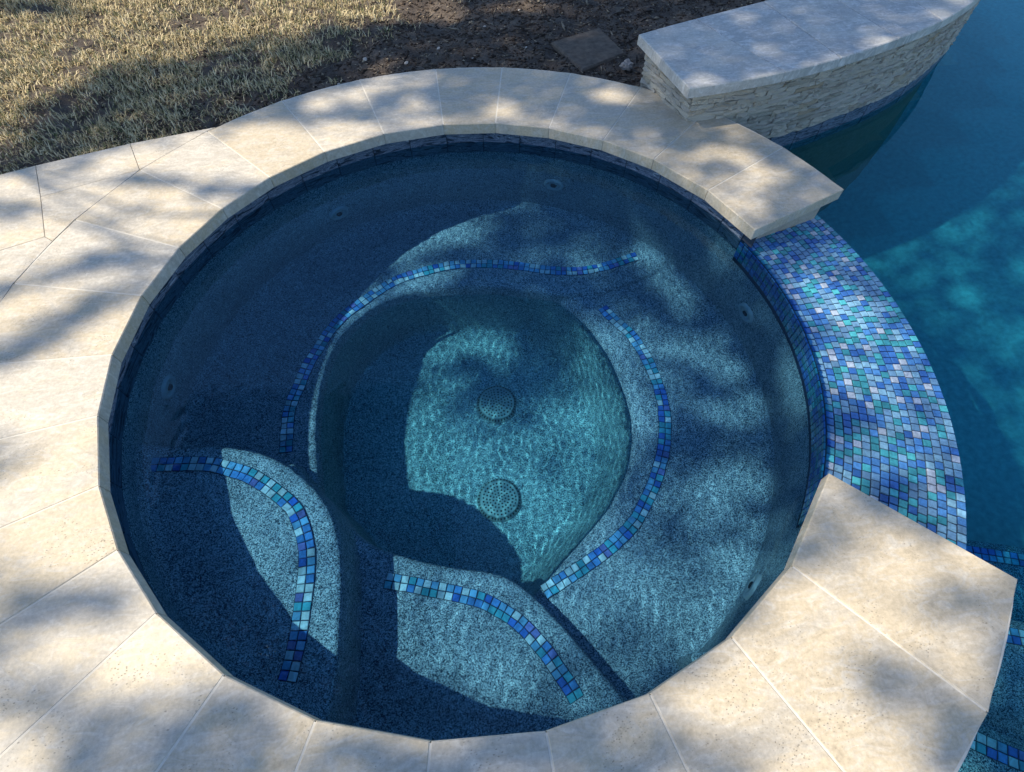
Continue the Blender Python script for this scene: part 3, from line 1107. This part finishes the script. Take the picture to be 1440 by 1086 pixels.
# ------------------------------------------------------------------ ground, soil, lawn
g = 80
mesh_obj('ground', [(-g, -g, -2.2), (g, -g, -2.2), (g, g, -2.2), (-g, g, -2.2)], [(0, 1, 2, 3)], M['soil'])['kind'] = 'structure'
DX = [(-9, -1.0), (-3.6, .39), (-2.5, .85), (-1.807, 1.10), (-1.44, 1.215), (-1.08, 1.296)]
dxx = np.array([p[0] for p in DX]); dxy = np.array([p[1] for p in DX])
bx = np.array([p.x for p in wb]); by = np.array([p.y for p in wb])
def garden_mask(x, y, pad=0.0):
    a = y > np.interp(x, dxx, dxy) - 0.04 + pad
    b = np.hypot(x, y) > 1.63 + pad
    c = (x < 0.99) | (y > np.interp(x, bx, by) - 0.05 + pad)
    return a & b & c
def ground_h(x, y):
    return -0.052 + 0.020 * (vnoise(x * 4, y * 4, 1) - .5) + 0.020 * (vnoise(x * 13, y * 13, 2) - .5) + 0.012 * (vnoise(x * 40, y * 40, 4) - .5)
xs_ = np.r_[np.arange(-9, -3.4, .15), np.arange(-3.4, 3.3, .018), np.arange(3.3, 9, .15)]
ys_ = np.r_[np.arange(-1.2, .6, .06), np.arange(.6, 3.7, .018), np.arange(3.7, 12, .2)]
X, Y = np.meshgrid(xs_, ys_)
Zs = ground_h(X, Y)
F = grid_faces(len(ys_), len(xs_))
cx, cy = X.ravel()[F].mean(1), Y.ravel()[F].mean(1)
F = F[garden_mask(cx, cy) & ((cx < 4.2) | (cy > 7.6))]
Vg = np.c_[X.ravel(), Y.ravel(), Zs.ravel()]
used, inv = np.unique(F, return_inverse=True)
me = fast_mesh('soil_bed', Vg[used], inv.reshape(F.shape), M['soil'], True)
link('soil_bed', me)['kind'] = 'structure'

def grassy(x, y):
    """1 where the lawn grows, falling to 0 over the bare bed by the wall"""
    edge = np.interp(y, [0.9, 1.29, 1.7, 2.02, 2.5, 3.2], [-1.35, -1.12, -0.85, -0.55, -0.18, 0.15])
    return np.clip((edge - x) / 0.42 + 0.30 + (vnoise(x * 7, y * 7, 9) - .5) * 1.6, 0, 1)
cnt = 300000
gx, gy = RNG.uniform(-4.8, .5, cnt), RNG.uniform(.2, 4.2, cnt)
clump = vnoise(gx * 16, gy * 16, 21) * 0.6 + vnoise(gx * 5, gy * 5, 22) * 0.5
ok = garden_mask(gx, gy, 0.015) & (RNG.random(cnt) < grassy(gx, gy) * np.clip(clump * 2.4 - .62, .07, 1))
gx, gy = gx[ok], gy[ok]
nb = len(gx)
gz = ground_h(gx, gy) - .004
L = RNG.uniform(.017, .050, nb)
wd = RNG.uniform(.0015, .0032, nb)
az = RNG.uniform(0, 2 * math.pi, nb)
lean = RNG.uniform(.3, 1.5, nb)
dx, dy = np.cos(az), np.sin(az)
sx, sy = -dy * wd, dx * wd
p0 = np.c_[gx, gy, gz]
l1, l2 = lean * .55, np.minimum(lean * 1.25, 1.6)
m1 = p0 + np.c_[dx * np.sin(l1) * L * .5, dy * np.sin(l1) * L * .5, np.cos(l1) * L * .5]
t1 = m1 + np.c_[dx * np.sin(l2) * L * .5, dy * np.sin(l2) * L * .5, np.cos(l2) * L * .5]
t1[:, 2] = np.maximum(t1[:, 2], gz + .004)
S = np.c_[sx, sy, np.zeros(nb)]
Vb = np.stack([p0 - S, p0 + S, m1 + S * .8, m1 - S * .8, t1], 1).reshape(-1, 3)
k = np.arange(nb) * 5
Fb = np.concatenate([np.stack([k, k + 1, k + 2], 1), np.stack([k, k + 2, k + 3], 1), np.stack([k + 3, k + 2, k + 4], 1)])
me = fast_mesh('lawn_grass', Vb, Fb, M['grass'])
o = link('lawn_grass', me, None, False)
tag(o, 'dry straw coloured lawn grass behind the deck edge', 'grass', kind='stuff')

# mulch: small clods, bark bits and dead stems over the bare soil
cnt = 26000
gx, gy = RNG.uniform(-1.8, 2.6, cnt), RNG.uniform(1.1, 3.3, cnt)
ok = garden_mask(gx, gy, 0.02) & (RNG.random(cnt) < 1 - 0.8 * grassy(gx, gy))
gx, gy = gx[ok], gy[ok]
nb = len(gx)
gz = ground_h(gx, gy)
sz = RNG.uniform(.003, .010, nb) * np.where(RNG.random(nb) < .1, 1.7, 1)
el = np.where(RNG.random(nb) < .35, RNG.uniform(2.5, 6, nb), RNG.uniform(.8, 1.5, nb))
az = RNG.uniform(0, 6.28, nb)
c_, s_ = np.cos(az), np.sin(az)
loc = np.array([(-1, 0, 0), (0, -1, .1), (1, 0, 0), (0, 1, .1), (0.1, 0, 1.0), (0, 0, -.6)], float)
P = np.zeros((nb, 6, 3))
for q in range(6):
    lx = loc[q, 0] * sz * np.minimum(el, 4) * (0.8 + .4 * RNG.random(nb))
    ly = loc[q, 1] * sz / np.sqrt(el) * (0.7 + .6 * RNG.random(nb))
    lz = loc[q, 2] * sz * .6 / np.sqrt(el) * (0.7 + .6 * RNG.random(nb))
    P[:, q] = np.c_[gx + lx * c_ - ly * s_, gy + lx * s_ + ly * c_, gz + lz + .001]
k = (np.arange(nb) * 6)[:, None]
Fm = np.concatenate([k + np.array([a_, b_, 4]) for a_, b_ in ((0, 1), (1, 2), (2, 3), (3, 0))] + [k + np.array([b_, a_, 5]) for a_, b_ in ((0, 1), (1, 2), (2, 3), (3, 0))])
me = fast_mesh('mulch', P.reshape(-1, 3), Fm, M['mulch'])
tag(link('mulch', me, None, False), 'dark crumbly mulch and dead stems over the bare bed', 'mulch', kind='stuff')

# flat brown stone half sunk in the bed
v, f = prism(ccw([(0.712, 1.655), (0.985, 1.80), (0.90, 2.10), (0.60, 1.97)]), -0.10, -0.035, 0.009)
o = mesh_obj('flagstone', v, f, M['flagstone'])
tag(o, 'flat brown flagstone lying in the dark soil behind the coping', 'flagstone')

# crumpled scrap
bm = bmesh.new()
bmesh.ops.create_icosphere(bm, subdivisions=3, radius=0.036)
r_ = random.Random(5)
for vtx in bm.verts:
    d = vtx.co.normalized()
    k = 1 + .25 * math.sin(d.x * 3 + 1) * math.cos(d.y * 4 - 2) - .22 * abs(math.sin(d.z * 4 + d.x * 3 + d.y * 2)) + r_.uniform(-.16, .12)
    vtx.co = Vector((d.x * .036 * k, d.y * .032 * k, d.z * .026 * k))
me = bpy.data.meshes.new('crumpled_paper')
bm.to_mesh(me)
bm.free()
me.materials.append(M['film'])
o = link('crumpled_paper', me)
o.location = (0.955, 1.665, -0.030)
tag(o, 'small crumpled pale scrap on the soil beside the seat wall end', 'litter')

# pale stone chips
chips = []
for s in range(3):
    bm = bmesh.new()
    bmesh.ops.create_icosphere(bm, subdivisions=1, radius=1)
    r_ = random.Random(40 + s)
    for vtx in bm.verts:
        vtx.co *= r_.uniform(.6, 1.15)
        vtx.co.z *= .45
    me = bpy.data.meshes.new('stone_chip')
    bm.to_mesh(me)
    bm.free()
    me.materials.append(M['stone_chip'])
    chips.append(me)
for x, y, s, lb in ((-.02, 1.98, .015, 'largest pale stone chip, lying in the middle of the bare soil'),
                    (-.42, 1.93, .014, 'pale stone chip at the grass edge, leftmost of those level with the flagstone'),
                    (-.20, 1.84, .013, 'pale stone chip on bare soil midway between the grass and the coping'),
                    (.16, 1.86, .010, 'small pale stone chip on the soil to the left of the flagstone'),
                    (-.30, 1.62, .013, 'pale stone chip on the soil closest to the rim of the coping'),
                    (.47, 2.35, .010, 'pale stone chip on the soil furthest from the spa'),
                    (.46, 1.96, .008, 'tiny pale stone chip just off the left corner of the flagstone'),
                    (-.55, 1.70, .012, 'leftmost pale stone chip, half in the thin grass'),
                    (.25, 2.2, .012, 'pale stone chip in the dark soil behind the flagstone on the left')):
    o = link('stone_chip', random.choice(chips))
    o.location = (x, y, float(ground_h(np.array([x]), np.array([y]))[0]) + .004)
    o.rotation_euler = (random.uniform(-.3, .3), random.uniform(-.3, .3), random.uniform(0, 6))
    o.scale = (s * 1.3, s, s)
    tag(o, lb, 'stone', 'pale stone chips scattered over the bare soil')

# ------------------------------------------------------------------ unseen shade tree west of the spa, crown shaped to cast the dapples
GX, GY = np.meshgrid(np.arange(-3.4, 5.0, .04), np.arange(-2.4, 4.4, .04))
def stroke(pts, w):
    d = np.full(GX.shape, 1e9)
    p = np.array(pts, float)
    if len(p) == 1:
        p = np.r_[p, p]
    for a_, b_ in zip(p[:-1], p[1:]):
        e = b_ - a_
        t = np.clip(((GX - a_[0]) * e[0] + (GY - a_[1]) * e[1]) / (e @ e + 1e-9), 0, 1)
        d = np.minimum(d, np.hypot(GX - a_[0] - t * e[0], GY - a_[1] - t * e[1]))
    return np.exp(-(d / w) ** 2)
def soft(c, s=.08):
    return 1 / (1 + np.exp(-c / s))
RG = np.hypot(GX, GY)
nz1 = vnoise(GX * 1.6 + 7, GY * 4.5, 31)
nz2 = vnoise(GX * 4.0, GY * 9.0, 32)
nz3 = vnoise(GX * 2.6 + .4 * GY, GY * 3.6, 33) * .65 + vnoise(GX * 5.3 + 3, GY * 6.1 - GX, 34) * .35
D = np.zeros(GX.shape)
# bed, top of the ring and the seat wall lie in full shade
zoneT = soft(GY - np.interp(GX, [-3, -1.2, -.7, -.35, 0, .6, 1.2, 1.5, 2.2, 3.2, 5], [9, 9, 1.50, 1.28, 1.2, 1.02, .55, .35, .15, .0, 0]), .06)
D = np.maximum(D, zoneT)
# lawn: a band of shade along the deck edge, sun beyond it
bandL = soft(np.interp(GX, [-3, -2.3, -1.97, -1.74, -1.41, -1.14, -.55, -.2, .1], [1.0, 1.5, 1.80, 2.05, 2.10, 2.25, 2.30, 2.6, 2.9]) - GY, .04) * \
    soft(GY - np.interp(GX, dxx, dxy) + .02, .03) * (GX < .2)
D = np.maximum(D, bandL * .95)
D = np.where((GX < .1) & (GY > 2.3), D * soft(-(GY - 2.3), .03), D)
D = np.maximum(D, stroke([(-2.7, 2.85), (-2.25, 2.72)], .12))
D *= 1 - .9 * stroke([(-2.6, 1.45), (-2.15, 1.5)], .12)
D *= 1 - .7 * stroke([(-.50, 1.78), (-.3, 1.86)], .05)
D *= 1 - .6 * stroke([(.25, 2.45), (.6, 2.42)], .07)
# streaks over the left deck
for pts, w, a_ in (([(-1.75, .32), (-1.57, .41), (-1.47, .46), (-1.29, .48), (-1.10, .41)], .055, 1.1), ([(-1.8, -.02), (-1.57, .06), (-1.45, .13), (-1.32, .25), (-1.2, .34)], .06, 1.2),
                   ([(-1.42, .98), (-1.2, .93), (-1.05, .88), (-.9, .85)], .045, 1.0), ([(-1.40, .72), (-1.30, .76)], .04, .7), ([(-1.9, .80), (-1.78, .82)], .06, 1.0),
                   ([(-.85, 1.32), (-.6, 1.37)], .045, .8), ([(-1.85, 1.1), (-1.57, 1.1)], .05, .9), ([(-1.5, -.36), (-1.40, -.35)], .06, .8), ([(-1.4, -.66), (-1.22, -.68)], .06, .9),
                   ([(-1.25, -.78), (-1.1, -.79), (-.93, -.80)], .055, 1.2), ([(-1.3, -.95), (-1.1, -1.0)], .08, .9), ([(-1.0, -1.12), (-.75, -1.10), (-.55, -1.12)], .13, 1.0),
                   ([(-.85, -1.22), (-.4, -1.24), (.22, -1.26)], .12, 1.3), ([(-.3, -1.35), (.2, -1.35)], .12, 1.0),
                   ([(1.13, -1.05), (1.24, -1.11)], .055, 1.1), ([(.88, -1.17), (.94, -1.21)], .055, 1.1), ([(.98, -1.27), (1.05, -1.22)], .06, .7), ([(.9, -1.34), (1.05, -1.32)], .06, .8),
                   ([(.82, -.93), (.88, -.88)], .045, .8), ([(.36, -1.28), (.47, -1.31)], .06, 1.0)):
    D = np.maximum(D, stroke(pts, w) * a_ * (RG > 1.15))
# holes of sun in the top shade
for pts, w, a_ in (([(-.36, 1.56), (-.12, 1.60)], .05, .9), ([(-.62, 1.44), (-.45, 1.47)], .06, .9), ([(.27, 1.30), (.34, 1.22)], .05, .8), ([(.72, 1.35), (.84, 1.32)], .045, 1.0),
                   ([(1.20, 1.05), (1.27, 1.06)], .04, .9), ([(1.18, .84), (1.30, .72)], .055, 1.0), ([(1.25, .62), (1.36, .66)], .05, .9), ([(2.6, 1.92), (3.1, 2.1)], .12, 1.0),
                   ([(-.95, 1.2), (-.8, 1.15)], .08, .8)):
    D *= 1 - np.clip(stroke(pts, w) * a_, 0, 1)
# inside the spa: dappled
ins = RG < 1.19
dapple = np.clip((nz3 - .20) * 2.4, 0, 1)
S_ = np.clip(dapple * .85 + .50 * soft(GY - .62, .06) + .42 * soft(GX - .28, .08), 0, 1)
for pts, w in (([(-.57, .53), (-.62, .60)], .085), ([(-.95, .10), (-.92, .18)], .075), ([(-1.0, -.05), (-.91, -.29)], .11), ([(-.80, -.2), (-.72, -.15)], .08), ([(-.24, .12), (-.05, .13), (-.14, .02)], .10),
               ([(-.54, -.42), (-.28, -.42)], .09), ([(-.46, -.55), (-.2, -.6)], .09), ([(-1.05, .36)], .05), ([(.02, .32), (.08, .05), (.02, -.25), (-.08, -.45)], .10), ([(.52, .2), (.66, .10)], .07), ([(.53, -.11), (.72, -.14)], .06), ([(.58, .46), (.5, .75)], .06),
               ([(.34, -.48), (.6, -.42)], .08), ([(.15, -.88), (.3, -.97)], .10), ([(-.1, -.87), (.1, -.78)], .08), ([(.36, -.80), (.48, -.66)], .06), ([(1.0, -.12), (.93, -.3)], .06),
               ([(-.78, .97), (-.4, 1.05)], .07), ([(-.76, .77), (-.55, .80)], .05), ([(-1.05, .58), (-.95, .68)], .06), ([(-1.19, 0), (-1.12, .35)], .07), ([(.46, .78)], .06)):
    S_ = S_ * (1 - np.clip(stroke(pts, w * 1.05) * 1.15, 0, 1))
for pts, w, a_ in (([(-.92, .40), (-.7, .44), (-.27, .42)], .06, .7), ([(-.58, -.06), (-.36, -.15), (-.16, -.15)], .05, .6), ([(-.26, .95), (.3, .9)], .12, .9), ([(-.24, 1.15), (.2, 1.1)], .08, .9),
                   ([(.62, -.28), (.82, -.26)], .06, .8), ([(.35, -.66), (.65, -.62)], .05, .8)):
    S_ = np.maximum(S_, stroke(pts, w) * a_)
lit_low = soft(-.05 - GY, .05) * soft(-.15 - GX, .1)          # entry steps sit in clear sun
S_ = S_ * (1 - lit_low * .9)
D = np.where(ins, S_, D)
# spillway and open pool
sp = (RG > 1.19) & (GX > .9) & (GY < .45) & (GY > -.9) & (RG < 1.68)
D = np.where(sp, np.clip(.42 + dapple * .35 + soft(GY - .22, .05) * .5, 0, .9) * (1 - stroke([(1.26, .05), (1.36, -.05)], .13)), D)
pl = (RG > 1.68) & (GX > 1.0) & (GY < np.interp(GX, [1, 2, 3, 5], [1.0, 1.2, 1.9, 3.4]))
D = np.where(pl, .80 + .15 * nz3, D)
D = np.clip(D, 0, 1)

def leaf_cloud(pos, size, seed):
    r = np.random.default_rng(seed)
    m = len(pos)
    nrm = r.normal(size=(m, 3)) * .7 + np.array(-SUN_DIR) * .9
    nrm /= np.linalg.norm(nrm, axis=1)[:, None]
    t = np.cross(nrm, r.normal(size=(m, 3)))
    t /= np.linalg.norm(t, axis=1)[:, None] + 1e-9
    b = np.cross(nrm, t)
    s = r.uniform(.75, 1.25, m)[:, None] * size
    V = np.stack([pos - t * s, pos + b * s * .42 - t * s * .1, pos + t * s, pos - b * s * .42 - t * s * .1], 1).reshape(-1, 3)
    k = np.arange(m)[:, None] * 4
    return V, k + np.array([0, 1, 2, 3])

LS = .055
area = 2 * LS * LS * .84 * .75 * .62      # mean shadow area of a leaf on the flat
cell = .04 * .04
lam = -np.log(1 - np.clip(D, 0, .975)) * cell / area * 1.0
lam = np.where(D < .06, 0, lam)
cnt = RNG.poisson(lam)
iy, ix = np.nonzero(cnt)
rep = cnt[iy, ix]
X0 = np.repeat(GX[iy, ix], rep) + RNG.uniform(-.02, .02, rep.sum())
Y0 = np.repeat(GY[iy, ix], rep) + RNG.uniform(-.02, .02, rep.sum())
# depth along the ray: crown-shaped spread around 11.5 m
rx = np.clip(1 - ((X0 - .5) / 4.6) ** 2 - ((Y0 - 1) / 4.0) ** 2, .05, 1)
dist = 9.0 + RNG.uniform(-1, 1, len(X0)) * 1.5 * np.sqrt(rx)
pos = np.c_[X0, Y0, np.zeros(len(X0))] - np.array(SUN_DIR)[None] * dist[:, None]  # each leaf set up-sun of the spot it is meant to shade

def limb(p0, p1, r0, r1, n=8, seg=5, wob=.12, rr=None):
    rr = rr or random
    pts = [p0.lerp(p1, i / seg) + Vector((rr.uniform(-wob, wob), rr.uniform(-wob, wob), rr.uniform(-wob, wob))) * (0 if i in (0, seg) else 1) for i in range(seg + 1)]
    v, f = [], []
    for i, p in enumerate(pts):
        t = (pts[min(i + 1, seg)] - pts[max(i - 1, 0)]).normalized()
        q = t.to_track_quat('Z', 'Y')
        r = r0 + (r1 - r0) * i / seg
        for k in range(n):
            a_ = 2 * math.pi * k / n
            v.append(p + q @ Vector((math.cos(a_) * r, math.sin(a_) * r, 0)))
    for i in range(seg):
        for k in range(n):
            l = (k + 1) % n
            f.append((i * n + k, i * n + l, (i + 1) * n + l, (i + 1) * n + k))
    return v, f

def tree(name, base, crown_pts, label, seed, leaf=.055, trunk_r=.22, fork=.55):
    root = thing(name, label, 'tree', base)
    r = random.Random(seed)
    c = Vector(crown_pts.mean(0))
    B = Vector(base)
    top = Vector((B.x + (c.x - B.x) * .5, B.y + (c.y - B.y) * .5, B.z + (c.z - B.z) * fork))
    vs, fs = [], []
    def add(vf):
        k = len(vs)
        vs.extend(vf[0])
        fs.extend([tuple(i + k for i in q) for q in vf[1]])
    add(limb(B - Vector((0, 0, .3)), top, trunk_r, trunk_r * .7, 12, 6, .08, r))
    ends = [Vector(crown_pts[r.randrange(len(crown_pts))]) for _ in range(8)]
    for e in ends:
        mid = top.lerp(e, .5) + Vector((r.uniform(-.3, .3), r.uniform(-.3, .3), r.uniform(.0, .4)))
        add(limb(top, mid, .014, .009, 6, 4, .10, r))
        add(limb(mid, e, .009, .003, 5, 4, .10, r))
    mesh_obj('trunk', vs, fs, M['bark'], root, True, False)
    V, F = leaf_cloud(crown_pts, leaf, seed)
    me = fast_mesh('crown', V, F, M['leaf'])
    o = link('crown', me, root, False)
    return root
tree('oak_tree', (-8.4, 1.2, -.1), pos, 'unseen tall shade tree left of the spa, its crown shaped to cast the dapples', 3)
